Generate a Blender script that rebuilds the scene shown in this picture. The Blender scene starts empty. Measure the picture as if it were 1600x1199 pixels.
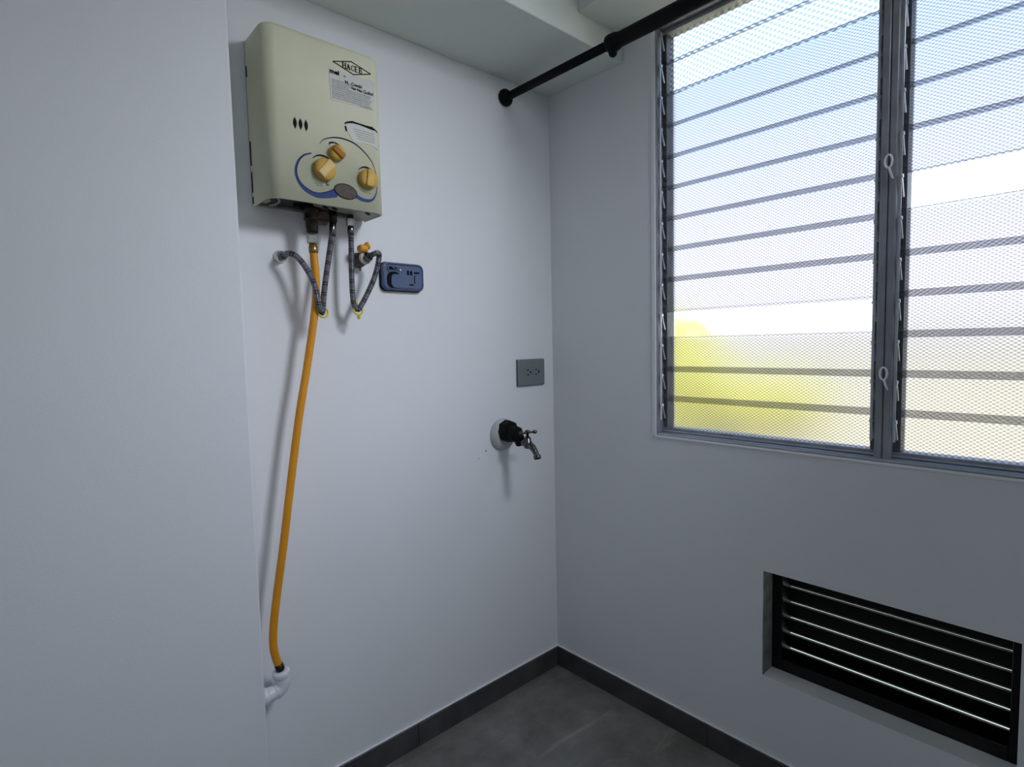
import bpy, bmesh, math, random
from mathutils import Vector, Matrix
random.seed(7)
S = bpy.context.scene
COL = S.collection
PI = math.pi

# ------------------------------------------------------------------ camera
yaw, pit, rol = 0.7377, -0.0703, -0.0222
fw = Vector((math.cos(pit)*math.sin(yaw), math.cos(pit)*math.cos(yaw), math.sin(pit)))
r0 = Vector((math.cos(yaw), -math.sin(yaw), 0)); u0 = r0.cross(fw)
rt = math.cos(rol)*r0 + math.sin(rol)*u0
up = -math.sin(rol)*r0 + math.cos(rol)*u0
cam = bpy.data.cameras.new('camera'); co = bpy.data.objects.new('camera', cam); COL.objects.link(co)
M = Matrix((rt, up, -fw)).transposed().to_4x4(); M.translation = (-1.5729, -1.4933, 1.2829)
co.matrix_world = M
cam.sensor_width = 36; cam.lens = 873.84*36/1600; cam.clip_start = .02
S.camera = co

# ------------------------------------------------------------------ world, sun, lights, exposure
S.view_settings.view_transform = 'Standard'; S.view_settings.look = 'None'
S.view_settings.gamma = 1; S.view_settings.use_curve_mapping = False
S.view_settings.exposure = 0.0
w = bpy.data.worlds.new('sky'); S.world = w; w.use_nodes = True
nt = w.node_tree; nt.nodes.clear()
tc = nt.nodes.new('ShaderNodeTexCoord'); sx = nt.nodes.new('ShaderNodeSeparateXYZ')
mr = nt.nodes.new('ShaderNodeMapRange'); mr.inputs[1].default_value = -.2; mr.inputs[2].default_value = .8
rp = nt.nodes.new('ShaderNodeValToRGB'); bg = nt.nodes.new('ShaderNodeBackground'); ow = nt.nodes.new('ShaderNodeOutputWorld')
nt.links.new(tc.outputs['Generated'], sx.inputs[0]); nt.links.new(sx.outputs[2], mr.inputs[0])
nt.links.new(mr.outputs[0], rp.inputs[0]); nt.links.new(rp.outputs[0], bg.inputs[0]); nt.links.new(bg.outputs[0], ow.inputs[0])
e = rp.color_ramp.elements
e[0].position = .0; e[0].color = (.50, .49, .44, 1)
e[1].position = 1; e[1].color = (.30, .50, .86, 1)
for p, c in ((.19, (.52, .52, .48, 1)), (.22, (.88, .90, .93, 1)), (.36, (.84, .88, 1.0, 1)), (.58, (.60, .77, 1.0, 1))):
    q = e.new(p); q.color = c
bg.inputs[1].default_value = 3.2

sun = bpy.data.lights.new('sun', 'SUN'); sun.energy = 14.0; sun.angle = .02; sun.color = (1, .95, .86)
so = bpy.data.objects.new('sun', sun); COL.objects.link(so)
so.rotation_euler = Vector((.62, .25, -.75)).to_track_quat('-Z', 'Y').to_euler()

def area(name, loc, look, sx_, sy_, energy, color):
    l = bpy.data.lights.new(name, 'AREA'); l.shape = 'RECTANGLE'; l.size = sx_; l.size_y = sy_
    l.energy = energy; l.color = color
    o = bpy.data.objects.new(name, l); COL.objects.link(o); o.location = loc
    o.rotation_euler = (Vector(look)-Vector(loc)).to_track_quat('-Z', 'Y').to_euler()
    return o
area('rear_fill_light', (-2.0, -2.9, 1.45), (-1.9, 0, 1.2), 1.1, 1.7, 5.2, (.86, .91, 1.0))  # added soft fill from behind the camera, no real opening there
cl = area('added_wall_light', (-.36, -1.60, 2.34), (-.84, 0, 1.12), .40, .40, 5.7, (.86, .89, 1.0))  # added tilted light to brighten the back wall
cl.data.spread = math.radians(82)

# ------------------------------------------------------------------ materials
def mat(name, color, rough=.5, metal=0, bump=0, bscale=200, var=0, vscale=8, spec=.5, col2=None, coat=0):
    m = bpy.data.materials.new(name); m.use_nodes = True
    t = m.node_tree; b = t.nodes['Principled BSDF']
    b.inputs['Base Color'].default_value = (*color, 1); b.inputs['Roughness'].default_value = rough
    b.inputs['Metallic'].default_value = metal; b.inputs['Specular IOR Level'].default_value = spec
    b.inputs['Coat Weight'].default_value = coat
    if var or col2 or bump:
        c = t.nodes.new('ShaderNodeTexCoord')
    if var or col2:
        n = t.nodes.new('ShaderNodeTexNoise'); n.inputs['Scale'].default_value = vscale; n.inputs['Detail'].default_value = 6
        t.links.new(c.outputs['Object'], n.inputs['Vector'])
        r = t.nodes.new('ShaderNodeValToRGB')
        r.color_ramp.elements[0].position = .32; r.color_ramp.elements[1].position = .68
        r.color_ramp.elements[0].color = (*(col2 or [k*(1-var) for k in color]), 1)
        r.color_ramp.elements[1].color = (*color, 1)
        t.links.new(n.outputs['Fac'], r.inputs[0]); t.links.new(r.outputs[0], b.inputs['Base Color'])
    if bump:
        n2 = t.nodes.new('ShaderNodeTexNoise'); n2.inputs['Scale'].default_value = bscale; n2.inputs['Detail'].default_value = 3
        t.links.new(c.outputs['Object'], n2.inputs['Vector'])
        bp = t.nodes.new('ShaderNodeBump'); bp.inputs['Strength'].default_value = bump; bp.inputs['Distance'].default_value = .002
        t.links.new(n2.outputs['Fac'], bp.inputs['Height']); t.links.new(bp.outputs[0], b.inputs['Normal'])
    return m

WALL = mat('white_wall_paint', (.80, .82, .84), .75, bump=.12, bscale=260, var=.035, vscale=2.2, spec=.2)
CEIL = mat('ceiling_paint', (.78, .83, .79), .8, bump=.3, bscale=130, var=.04, vscale=2, spec=.2)
CAULK = mat('white_caulk', (.85, .86, .88), .5, bump=.4, bscale=60)
REVEAL = mat('raw_mortar', (.30, .31, .30), .9, bump=.8, bscale=70, var=.5, vscale=25)
ALU = mat('aged_aluminium', (.36, .37, .41), .45, .3, var=.3, vscale=14)
ALU_L = mat('bright_aluminium', (.62, .65, .70), .3, .8, var=.15, vscale=30)
CLIPM = mat('dark_clip_metal', (.11, .12, .135), .5, .2, var=.3, vscale=40)
BLACK = mat('black_paint', (.006, .006, .007), .42, var=.3, vscale=30, spec=.35)
ROD = mat('matte_black_tube', (.004, .004, .005), .6, spec=.15, var=.2, vscale=40)
BLADE = mat('dark_bronze_blade', (.004, .004, .004), .85, 0, spec=.08, var=.3, vscale=20)
GLINT = mat('slat_glint', (.42, .38, .30), .5, .1, var=.5, vscale=50)  # pale colour imitates the dim line of reflected daylight
EDGE_LIT = mat('daylit_slat_edge', (.42, .39, .31), .45, .2, var=.5, vscale=60)  # pale colour stands for daylight catching the slat edges
CASE = mat('yellowed_cream_enamel', (.70, .72, .55), .5, spec=.3, var=.0, col2=(.62, .63, .45), vscale=5, bump=.06, bscale=90)
PANELM = mat('pale_control_print', (.72, .74, .62), .4, var=.06, vscale=12)
KNOB = mat('amber_plastic', (.66, .42, .09), .5, spec=.3, col2=(.50, .30, .05), vscale=30)
KNOBD = mat('brown_amber_plastic', (.36, .16, .02), .55, spec=.2, col2=(.30, .13, .02), vscale=40)
KNOBL = mat('lit_amber_plastic', (.72, .52, .21), .5, spec=.3, col2=(.60, .42, .13), vscale=30)  # paler amber puts the lit facet of a grip into the colour
INK = mat('black_ink', (.012, .012, .014), .8, spec=.1, var=.2, vscale=60)
INKG = mat('grey_ink', (.30, .31, .29), .8, spec=.1, var=.2, vscale=80)
INKN = mat('navy_ink', (.02, .025, .05), .8, spec=.1, var=.2, vscale=40)
INKB = mat('blue_ink', (.05, .09, .24), .8, spec=.1, var=.2, vscale=40)
GREEN = mat('green_lens', (.01, .09, .03), .3, var=.2, vscale=90)
BADGE = mat('grey_badge', (.12, .105, .085), .6, spec=.15, var=.35, vscale=160)
PAPER = mat('sticker_paper', (.61, .63, .57), .6, var=.06, vscale=30)
PAPERG = mat('faded_sticker_print', (.44, .45, .42), .6, var=.25, vscale=120)
UNDER = mat('underside_shade', (.012, .014, .024), .5, var=.3, vscale=30)  # shade inside the heater's open bottom, put into the colour
PLATEM = mat('grey_cream_sheet_metal', (.36, .37, .30), .5, .2, var=.3, vscale=25)
BRONZE = mat('dark_brown_brass', (.026, .017, .011), .42, .5, var=.5, vscale=40)
BRASS = mat('old_brass', (.40, .26, .08), .3, .8, var=.4, vscale=60)
NICKEL = mat('nickel_nut', (.72, .72, .68), .25, .9, var=.2, vscale=60)
CHROME = mat('tarnished_chrome', (.16, .16, .165), .22, .95, var=.55, vscale=45)
RUST = mat('brown_valve_body', (.11, .075, .062), .55, .3, var=.5, vscale=70)
WASHER = mat('ptfe_white', (.62, .60, .54), .6, var=.1, vscale=60)
ORANGE = mat('orange_rubber_hose', (.80, .33, .008), .42, var=.12, vscale=14)
ORANGEP = mat('orange_plastic', (.80, .34, .02), .35, var=.2, vscale=60)
YELLOW = mat('yellow_plastic', (.74, .60, .03), .4, var=.15, vscale=50)
PVC = mat('white_pvc', (.78, .80, .84), .3, var=.05, vscale=30)
BLUEP = mat('blue_grey_plastic', (.075, .115, .22), .33, var=.12, vscale=25)
BLUED = mat('navy_plastic_and_shade', (.004, .005, .010), .7, spec=.1, var=.2, vscale=25)
GREYP = mat('grey_socket_plate', (.21, .245, .255), .4, .25, var=.08, vscale=25)
GREYD = mat('plate_side', (.07, .085, .09), .5, var=.1, vscale=25)
WHITEP = mat('white_pull', (.92, .92, .93), .35, var=.03, vscale=30)
DUST = mat('white_escutcheon', (.50, .52, .53), .55, var=.15, vscale=14)
BASE = mat('dark_stone_tile', (.075, .075, .078), .45, col2=(.038, .038, .039), vscale=9, bump=.2, bscale=60)
BLACKR = mat('black_rubber', (.004, .004, .004), .7, var=.2, vscale=20, spec=.2)

def braid_mat():
    m = mat('braided_steel', (.26, .26, .29), .32, .75)
    t = m.node_tree; b = t.nodes['Principled BSDF']
    uv = t.nodes.new('ShaderNodeUVMap'); s = t.nodes.new('ShaderNodeSeparateXYZ'); t.links.new(uv.outputs[0], s.inputs[0])
    def mth(op, a, bb):
        n = t.nodes.new('ShaderNodeMath'); n.operation = op
        for i, v in enumerate((a, bb)):
            if v is None: continue
            if isinstance(v, (int, float)): n.inputs[i].default_value = v
            else: t.links.new(v, n.inputs[i])
        return n.outputs[0]
    # u = around (0..1), v = metres along
    a = mth('MULTIPLY', s.outputs[0], 2*PI*6); l = mth('MULTIPLY', s.outputs[1], 2*PI/.007)
    p = mth('MULTIPLY', mth('SINE', mth('ADD', a, l), None), mth('SINE', mth('SUBTRACT', a, l), None))
    # thin double dark threads every 3 cm
    f = mth('FRACT', mth('DIVIDE', s.outputs[1], .028), None)
    th = mth('ADD', mth('LESS_THAN', mth('ABSOLUTE', mth('SUBTRACT', f, .20), None), .045),
             mth('LESS_THAN', mth('ABSOLUTE', mth('SUBTRACT', f, .42), None), .045))
    mx = t.nodes.new('ShaderNodeMix'); mx.data_type = 'RGBA'
    mx.inputs[6].default_value = (.06, .06, .07, 1); mx.inputs[7].default_value = (.30, .30, .34, 1)
    t.links.new(mth('ADD', mth('MULTIPLY', p, .5), .5), mx.inputs[0])
    mx2 = t.nodes.new('ShaderNodeMix'); mx2.data_type = 'RGBA'; mx2.inputs[7].default_value = (.012, .012, .016, 1)
    t.links.new(th, mx2.inputs[0]); t.links.new(mx.outputs[2], mx2.inputs[6]); t.links.new(mx2.outputs[2], b.inputs['Base Color'])
    bp = t.nodes.new('ShaderNodeBump'); bp.inputs['Strength'].default_value = .6; bp.inputs['Distance'].default_value = .001
    t.links.new(p, bp.inputs['Height']); t.links.new(bp.outputs[0], b.inputs['Normal'])
    return m
BRAID = braid_mat()

def floor_mat():
    m = mat('dark_concrete_floor', (.06, .06, .056), .5, bump=.25, bscale=45)
    t = m.node_tree; b = t.nodes['Principled BSDF']
    c = t.nodes.new('ShaderNodeTexCoord')
    n = t.nodes.new('ShaderNodeTexNoise'); n.inputs['Scale'].default_value = 7; n.inputs['Detail'].default_value = 9; n.inputs['Roughness'].default_value = .65
    mp = t.nodes.new('ShaderNodeMapping'); mp.inputs['Rotation'].default_value = (0, 0, .75); mp.inputs['Scale'].default_value = (1, 4.5, 1)
    n2 = t.nodes.new('ShaderNodeTexNoise'); n2.inputs['Scale'].default_value = 3.2; n2.inputs['Detail'].default_value = 8; n2.inputs['Distortion'].default_value = 1.2
    t.links.new(c.outputs['Object'], n.inputs[0]); t.links.new(c.outputs['Object'], mp.inputs[0]); t.links.new(mp.outputs[0], n2.inputs[0])
    r = t.nodes.new('ShaderNodeValToRGB'); r.color_ramp.elements[0].position = .3; r.color_ramp.elements[1].position = .72
    r.color_ramp.elements[0].color = (.11, .108, .096, 1); r.color_ramp.elements[1].color = (.24, .24, .22, 1)
    r2 = t.nodes.new('ShaderNodeValToRGB'); r2.color_ramp.elements[0].position = .60; r2.color_ramp.elements[1].position = .74
    r2.color_ramp.elements[0].color = (0, 0, 0, 1); r2.color_ramp.elements[1].color = (.55, .55, .55, 1)
    mx = t.nodes.new('ShaderNodeMix'); mx.data_type = 'RGBA'; mx.inputs[7].default_value = (.34, .33, .28, 1)
    t.links.new(n.outputs['Fac'], r.inputs[0]); t.links.new(n2.outputs['Fac'], r2.inputs[0])
    t.links.new(r2.outputs[0], mx.inputs[0]); t.links.new(r.outputs[0], mx.inputs[6]); t.links.new(mx.outputs[2], b.inputs['Base Color'])
    return m
FLOOR = floor_mat()

def glass_mat(name, pitch_y, pitch_z, dark, light, rough, ior=1.22, sharp=3.0):
    m = bpy.data.materials.new(name); m.use_nodes = True
    t = m.node_tree; t.nodes.clear()
    out = t.nodes.new('ShaderNodeOutputMaterial')
    rf = t.nodes.new('ShaderNodeBsdfRefraction'); rf.inputs['IOR'].default_value = ior; rf.inputs['Roughness'].default_value = rough
    gl = t.nodes.new('ShaderNodeBsdfGlossy'); gl.inputs['Roughness'].default_value = .2
    mx = t.nodes.new('ShaderNodeMixShader'); mx.inputs[0].default_value = .05
    t.links.new(rf.outputs[0], mx.inputs[1]); t.links.new(gl.outputs[0], mx.inputs[2]); t.links.new(mx.outputs[0], out.inputs[0])
    if pitch_y is None:
        rf.inputs['Color'].default_value = (*light, 1); return m
    c = t.nodes.new('ShaderNodeTexCoord'); s = t.nodes.new('ShaderNodeSeparateXYZ'); t.links.new(c.outputs['Object'], s.inputs[0])
    def mth(op, a, bb=None, cl=False):
        n = t.nodes.new('ShaderNodeMath'); n.operation = op; n.use_clamp = cl
        for i, v in enumerate((a, bb)):
            if v is None: continue
            if isinstance(v, (int, float)): n.inputs[i].default_value = v
            else: t.links.new(v, n.inputs[i])
        return n.outputs[0]
    p = mth('MULTIPLY', mth('SINE', mth('MULTIPLY', s.outputs[1], 2*PI/pitch_y)), mth('SINE', mth('MULTIPLY', s.outputs[2], 2*PI/pitch_z)))
    p = mth('ADD', mth('MULTIPLY', p, sharp), .5, True)
    inner = mth('LESS_THAN', s.outputs[0], 0.0)            # relief is rolled on the room side only
    p = mth('MAXIMUM', p, mth('SUBTRACT', 1.0, inner))
    m2 = t.nodes.new('ShaderNodeMix'); m2.data_type = 'RGBA'
    m2.inputs[6].default_value = (*dark, 1); m2.inputs[7].default_value = (*light, 1)
    t.links.new(p, m2.inputs[0]); t.links.new(m2.outputs[2], rf.inputs['Color'])
    return m
GLASS = glass_mat('patterned_louvre_glass', .0125, .0085, (.34, .34, .36), (.74, .74, .76), .38, sharp=1.2)
GLASSC = glass_mat('coarse_patterned_glass', .022, .017, (.40, .42, .45), (.92, .92, .92), .15, sharp=1.0)
GLASSP = glass_mat('plain_sanded_glass', None, None, None, (.97, .97, .97), .2)

# ------------------------------------------------------------------ geometry helpers (world coordinates)
def merge(bm, other, mtx=None):
    if mtx is not None: other.transform(mtx)
    me = bpy.data.meshes.new('t'); other.to_mesh(me); other.free(); bm.from_mesh(me); bpy.data.meshes.remove(me)

def box(bm, lo, hi, bev=0, seg=2, mtx=None):
    b = bmesh.new(); bmesh.ops.create_cube(b, size=1)
    for v in b.verts:
        v.co = Vector([lo[i] + (v.co[i]+.5)*(hi[i]-lo[i]) for i in range(3)])
    if bev: bmesh.ops.bevel(b, geom=b.edges[:], offset=bev, segments=seg, affect='EDGES', profile=.5)
    merge(bm, b, mtx)

def frame_of(d):
    d = Vector(d).normalized()
    a = Vector((0, 0, 1)) if abs(d.z) < .9 else Vector((1, 0, 0))
    x = d.cross(a).normalized(); return x, d.cross(x).normalized(), d

def lathe(bm, p, d, prof, n=24, smooth=True):
    """prof = [(distance along d, radius)]"""
    x, y, d = frame_of(d); p = Vector(p); rings = []
    for h, r in prof:
        rings.append([bm.verts.new(p + d*h + (x*math.cos(2*PI*k/n)+y*math.sin(2*PI*k/n))*max(r, 1e-5)) for k in range(n)])
    for a, b in zip(rings, rings[1:]):
        for k in range(n):
            bm.faces.new((a[k], a[(k+1) % n], b[(k+1) % n], b[k])).smooth = smooth
    bm.faces.new(rings[0][::-1]); bm.faces.new(rings[-1])

def cyl(bm, a, b, r, n=20, r2=None, bev=0):
    a, b = Vector(a), Vector(b); L = (b-a).length; r2 = r if r2 is None else r2
    pr = [(0, r-bev), (bev, r), (L-bev, r2), (L, r2-bev)] if bev else [(0, r), (L, r2)]
    lathe(bm, a, b-a, pr, n, smooth=(n > 8))

def spline(pts, n=10):
    P = [Vector(p) for p in pts]; P = [2*P[0]-P[1]] + P + [2*P[-1]-P[-2]]; o = []
    for i in range(1, len(P)-2):
        for k in range(n):
            t = k/n; a, b, c, d = P[i-1:i+3]
            o.append(.5*((2*b)+(c-a)*t+(2*a-5*b+4*c-d)*t*t+(3*b-a-3*c+d)*t**3))
    o.append(P[-2]); return o

def tube(bm, pts, r, n=14, closed=False, uv=False):
    P = [Vector(p) for p in pts]; N = len(P); rings = []
    L = bm.loops.layers.uv.verify() if uv else None
    x = None; dist = [0]
    for i in range(N):
        if closed: d = (P[(i+1) % N]-P[i-1]).normalized()
        else: d = (P[min(i+1, N-1)]-P[max(i-1, 0)]).normalized()
        if x is None: x = frame_of(d)[0]
        x = (x - d*x.dot(d)).normalized(); y = d.cross(x)
        rr = r[i] if isinstance(r, (list, tuple)) else r
        rings.append([bm.verts.new(P[i]+(x*math.cos(2*PI*k/n)+y*math.sin(2*PI*k/n))*rr) for k in range(n)])
        if i: dist.append(dist[-1]+(P[i]-P[i-1]).length)
    pairs = list(zip(range(N-1), range(1, N))) + ([(N-1, 0)] if closed else [])
    for i, j in pairs:
        for k in range(n):
            f = bm.faces.new((rings[i][k], rings[i][(k+1) % n], rings[j][(k+1) % n], rings[j][k])); f.smooth = True
            if uv:
                vs = [(k/n, dist[i]), ((k+1)/n, dist[i]), ((k+1)/n, dist[j]), (k/n, dist[j])]
                for lp, q in zip(f.loops, vs): lp[L].uv = q
    if not closed:
        bm.faces.new(rings[0][::-1]); bm.faces.new(rings[-1])

def prism(bm, poly, y0, y1):
    """2-D outline in (x, z), extruded from y0 (front, nearer the room) to y1"""
    a = [bm.verts.new((p[0], y0, p[1])) for p in poly]; b = [bm.verts.new((p[0], y1, p[1])) for p in poly]
    n = len(poly)
    for k in range(n): bm.faces.new((a[k], a[(k+1) % n], b[(k+1) % n], b[k]))
    bm.faces.new(a); bm.faces.new(b[::-1])
    bmesh.ops.recalc_face_normals(bm, faces=bm.faces[:])

def ribbon(bm, pts, w, y0, y1):
    """stroke in the (x, z) plane; w = width or list of widths"""
    n = len(pts); l = []; r = []
    for i in range(n):
        d = Vector(pts[min(i+1, n-1)])-Vector(pts[max(i-1, 0)]); d.normalize(); q = Vector((-d.y, d.x))
        ww = (w[i] if isinstance(w, (list, tuple)) else w)/2
        l.append(Vector(pts[i])+q*ww); r.append(Vector(pts[i])-q*ww)
    for i in range(n-1):
        b = bmesh.new(); prism(b, [l[i], l[i+1], r[i+1], r[i]], y0, y1); merge(bm, b)

def rrect(x0, x1, z0, z1, r, n=6):
    o = []
    for cx, cz, a in ((x1-r, z1-r, 0), (x0+r, z1-r, 90), (x0+r, z0+r, 180), (x1-r, z0+r, 270)):
        for k in range(n+1):
            t = math.radians(a+90*k/n); o.append((cx+r*math.cos(t), cz+r*math.sin(t)))
    return o

def ell(cx, cz, rx, rz, n=32, rot=0, a0=0, a1=360):
    o = []
    full = abs(a1-a0) >= 360
    for k in range(n if full else n+1):
        t = math.radians(a0+(a1-a0)*k/n); x, z = rx*math.cos(t), rz*math.sin(t)
        o.append((cx+x*math.cos(rot)-z*math.sin(rot), cz+x*math.sin(rot)+z*math.cos(rot)))
    return o

def empty(name, loc):
    o = bpy.data.objects.new(name, None); COL.objects.link(o); o.location = loc; o.empty_display_size = .05
    o['_loc'] = 0; del o['_loc']; return o

def wloc(o):
    v = Vector((0, 0, 0))
    while o is not None: v += o.location; o = o.parent
    return v

def obj(name, bm, m, parent=None, loc=None, label=None):
    """link a bmesh built in world coordinates as one object whose origin is loc (default: its centre)"""
    if loc is None:
        cs = [v.co for v in bm.verts]
        loc = Vector([(min(c[i] for c in cs)+max(c[i] for c in cs))/2 for i in range(3)])
    loc = Vector(loc)
    bmesh.ops.translate(bm, verts=bm.verts[:], vec=-loc)
    bmesh.ops.recalc_face_normals(bm, faces=bm.faces[:])
    me = bpy.data.meshes.new(name); bm.to_mesh(me); bm.free(); me.materials.append(m)
    o = bpy.data.objects.new(name, me); COL.objects.link(o)
    if parent is not None:
        o.parent = parent; o.location = loc - wloc(parent)
    else: o.location = loc
    if label: o['label'] = label
    return o

def tag(o, label, cat, group=None):
    o['label'] = label; o['category'] = cat
    if group: o['group'] = group
    return o

def thing(name, loc, label, cat, group=None): return tag(empty(name, loc), label, cat, group)
def struct(o): o['kind'] = 'structure'; return o
def B(*a, **k): b = bmesh.new(); box(b, *a, **k); return b
def C(*a, **k): b = bmesh.new(); cyl(b, *a, **k); return b
def LA(*a, **k): b = bmesh.new(); lathe(b, *a, **k); return b
def TU(*a, **k): b = bmesh.new(); tube(b, *a, **k); return b
def PR(*a): b = bmesh.new(); prism(b, *a); return b
def RI(*a): b = bmesh.new(); ribbon(b, *a); return b

def text_bm(s, x, z, size, y, depth=.0004, sx=1.0, rot=0.0, bold=0):
    cu = bpy.data.curves.new('t', 'FONT'); cu.body = s; cu.size = size; cu.extrude = depth/2; cu.resolution_u = 2; cu.offset = bold
    o = bpy.data.objects.new('t', cu); COL.objects.link(o)
    dg = bpy.context.evaluated_depsgraph_get(); me = bpy.data.meshes.new_from_object(o.evaluated_get(dg))
    b = bmesh.new(); b.from_mesh(me); bpy.data.meshes.remove(me); bpy.data.objects.remove(o); bpy.data.curves.remove(cu)
    b.transform(Matrix.Translation((x, y, z)) @ Matrix.Rotation(PI/2, 4, 'X') @ Matrix.Rotation(rot, 4, 'Z') @ Matrix.Diagonal((sx, 1, 1, 1)))
    return b

# ------------------------------------------------------------------ the room
WX = .13                                                   # window wall thickness
struct(obj('floor', B((-2.9, -3.1, -.1), (WX, .15, 0)), FLOOR))
struct(obj('ceiling', B((-3.0, -3.2, 2.42), (WX+.05, .2, 2.6)), CEIL))
struct(obj('wall_back', B((-1.3, 0, -.1), (WX, .15, 2.42)), WALL))
struct(obj('wall_left', B((-2.9, -.10, -.1), (-1.148, .15, 2.42), .005, 3), WALL))
struct(obj('wall_side', B((-3.0, -3.2, -.1), (-2.8, .15, 2.5)), WALL))
struct(obj('wall_front', B((-3.0, -3.2, -.1), (WX, -3.0, 2.5)), WALL))
# window wall with its two openings, as one mesh
WY0, WY1, WZ0, WZ1 = -.452, -1.790, .974, 2.278
VY0, VY1, VZ0, VZ1 = -.814, -1.366, .308, .619
b = bmesh.new()
ys = [.0, WY0, VY0, VY1, WY1, -3.1]; zs = [-.1, VZ0, VZ1, WZ0, WZ1, 2.42]
for i in range(5):
    for k in range(5):
        yb, ya = ys[i], ys[i+1]
        if k == 3 and i in (1, 2, 3): continue
        if k == 1 and i == 2: continue
        box(b, (0, ya, zs[k]), (WX, yb, zs[k+1]))
bmesh.ops.remove_doubles(b, verts=b.verts[:], dist=1e-5)
seen = {}
for f in b.faces: seen.setdefault(frozenset(v.index for v in f.verts), []).append(f)
b.verts.index_update(); seen = {}
for f in b.faces: seen.setdefault(frozenset(v.index for v in f.verts), []).append(f)
bmesh.ops.delete(b, geom=[f for fs in seen.values() if len(fs) > 1 for f in fs], context='FACES_ONLY')
struct(obj('wall_right', b, WALL))
# dropped beams at the top
struct(obj('trim_1', B((-1.3, -.34, 2.2), (0, 0, 2.42), .002, 1), CEIL))
struct(obj('trim_2', B((-.222, -3.05, 2.278), (0, -.34, 2.42), .002, 1), CEIL))

lamp = thing('added_light_body', (-.34, -1.68, 2.42), 'added tilted light housing, unseen, around the extra light for the back wall', 'light')  # unseen housing added around the extra light
ld = Vector((-.48, 1.60, -1.22)).normalized()
obj('housing', LA(Vector((-.36, -1.60, 2.34))-ld*.06, ld, [(0, .10), (.02, .285), (.045, .29), (.055, .285)], 32), CEIL, lamp)
obj('mount', C((-.345, -1.66, 2.36), (-.345, -1.66, 2.42), .03, 16), CEIL, lamp)

# baseboards of separate stone tiles
bb = struct(empty('baseboard_back', (-.66, -.005, 0)))
for x0, x1 in ((-.6605, -.011), (-1.146, -.6625)):
    obj('tile', B((x0, -.010, 0), (x1, 0, .0755 if x0 > -1 else .0765), .0012, 1), BASE, bb)
br = struct(empty('baseboard_right', (-.005, -1.2, 0)))
for y0, y1 in ((-.647, -.0), (-1.297, -.649), (-1.947, -1.299), (-2.597, -1.949), (-3.0, -2.599)):
    obj('tile', B((-.010, y0, 0), (0, y1, .0755), .0012, 1), BASE, br)
# added pale strips imitating the bright halo line over the tiles
obj('halo_strip', B((-1.146, -.006, .0755), (-.006, 0, .0795), .001, 1), CAULK, bb)
obj('halo_strip', B((-.006, -3.0, .0755), (0, -.0, .0795), .001, 1), CAULK, br)

# ------------------------------------------------------------------ louvre window
win = struct(empty('window_1', (.05, -1.12, WZ0)))
fr = bmesh.new()
box(fr, (.001, WY0-.016, WZ0), (.095, WY0, WZ1), .002, 1)                 # left jamb
box(fr, (.001, WY1, WZ0), (.095, WY1+.016, WZ1), .002, 1)                 # right jamb
box(fr, (.001, WY1+.016, WZ1-.022), (.095, WY0-.016, WZ1), .002, 1)       # head
box(fr, (.001, WY1+.016, WZ0), (.095, WY0-.016, WZ0+.010), .002, 1)       # sill
box(fr, (.030, WY1+.016, WZ0+.010), (.075, WY0-.016, WZ0+.024), .002, 1)  # raised sill step
box(fr, (.030, WY1+.016, WZ1-.034), (.075, WY0-.016, WZ1-.022), .002, 1)
obj('window_frame', fr, ALU, win)
sl = bmesh.new()
box(sl, (-.004, WY1-.006, WZ0-.007), (.004, WY0+.006, WZ0+.001), .002, 2)
box(sl, (-.004, WY0-.011, WZ0-.005), (.004, WY0+.003, WZ1), .002, 2)
box(sl, (-.004, WY1-.007, WZ0-.005), (.004, WY1+.001, WZ1), .002, 2)
obj('caulk_bead', sl, CAULK, win)
hl = bmesh.new()
box(hl, (-.002, WY1+.016, WZ0+.002), (.006, WY0-.016, WZ0+.008), .0015, 1)
box(hl, (.026, WY1+.016, WZ0+.011), (.032, WY0-.016, WZ0+.016), .001, 1)
obj('sill_edge', hl, ALU_L, win, label='bright aluminium edges of the sill')
mu = bmesh.new()
box(mu, (.004, -1.097, WZ0+.008), (.090, -1.081, WZ1-.02), .002, 1)
box(mu, (.004, -1.114, WZ0+.008), (.090, -1.099, WZ1-.02), .002, 1)
obj('mullion', mu, ALU, win, label='grey double aluminium post between the two louvre panels')

PIT = .0972; Z0 = .995; TILT = math.radians(9)
panels = [(-.478, -1.067), (-1.128, -1.764)]
glass_me = {}
for pi_, (ya, yb) in enumerate(panels):
    for k in range(13):                                    # k = 0 lowest
        zc = Z0 + PIT*(k+.5)
        clear = (pi_ == 0 and k == 3) or (pi_ == 1 and k == 6)
        key = (pi_, 'c' if clear else ('k' if (pi_ == 0 and k >= 11) else 'p'))
        hz = .0475 if clear else .0580
        if key not in glass_me:
            g = B((-.002, (yb-ya)/2, -hz), (.002, -(yb-ya)/2, hz))
            me = bpy.data.meshes.new('glass_slat'); g.to_mesh(me); g.free()
            me.materials.append({'c': GLASSP, 'k': GLASSC, 'p': GLASS}[key[1]]); glass_me[key] = me
        o = bpy.data.objects.new('glass_slat', glass_me[key]); COL.objects.link(o); o.parent = win
        o.location = Vector((.050, (ya+yb)/2, zc))-win.location; o.rotation_euler = (0, TILT, 0)
        if clear: o['label'] = 'plain clear slat without pattern'
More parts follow.
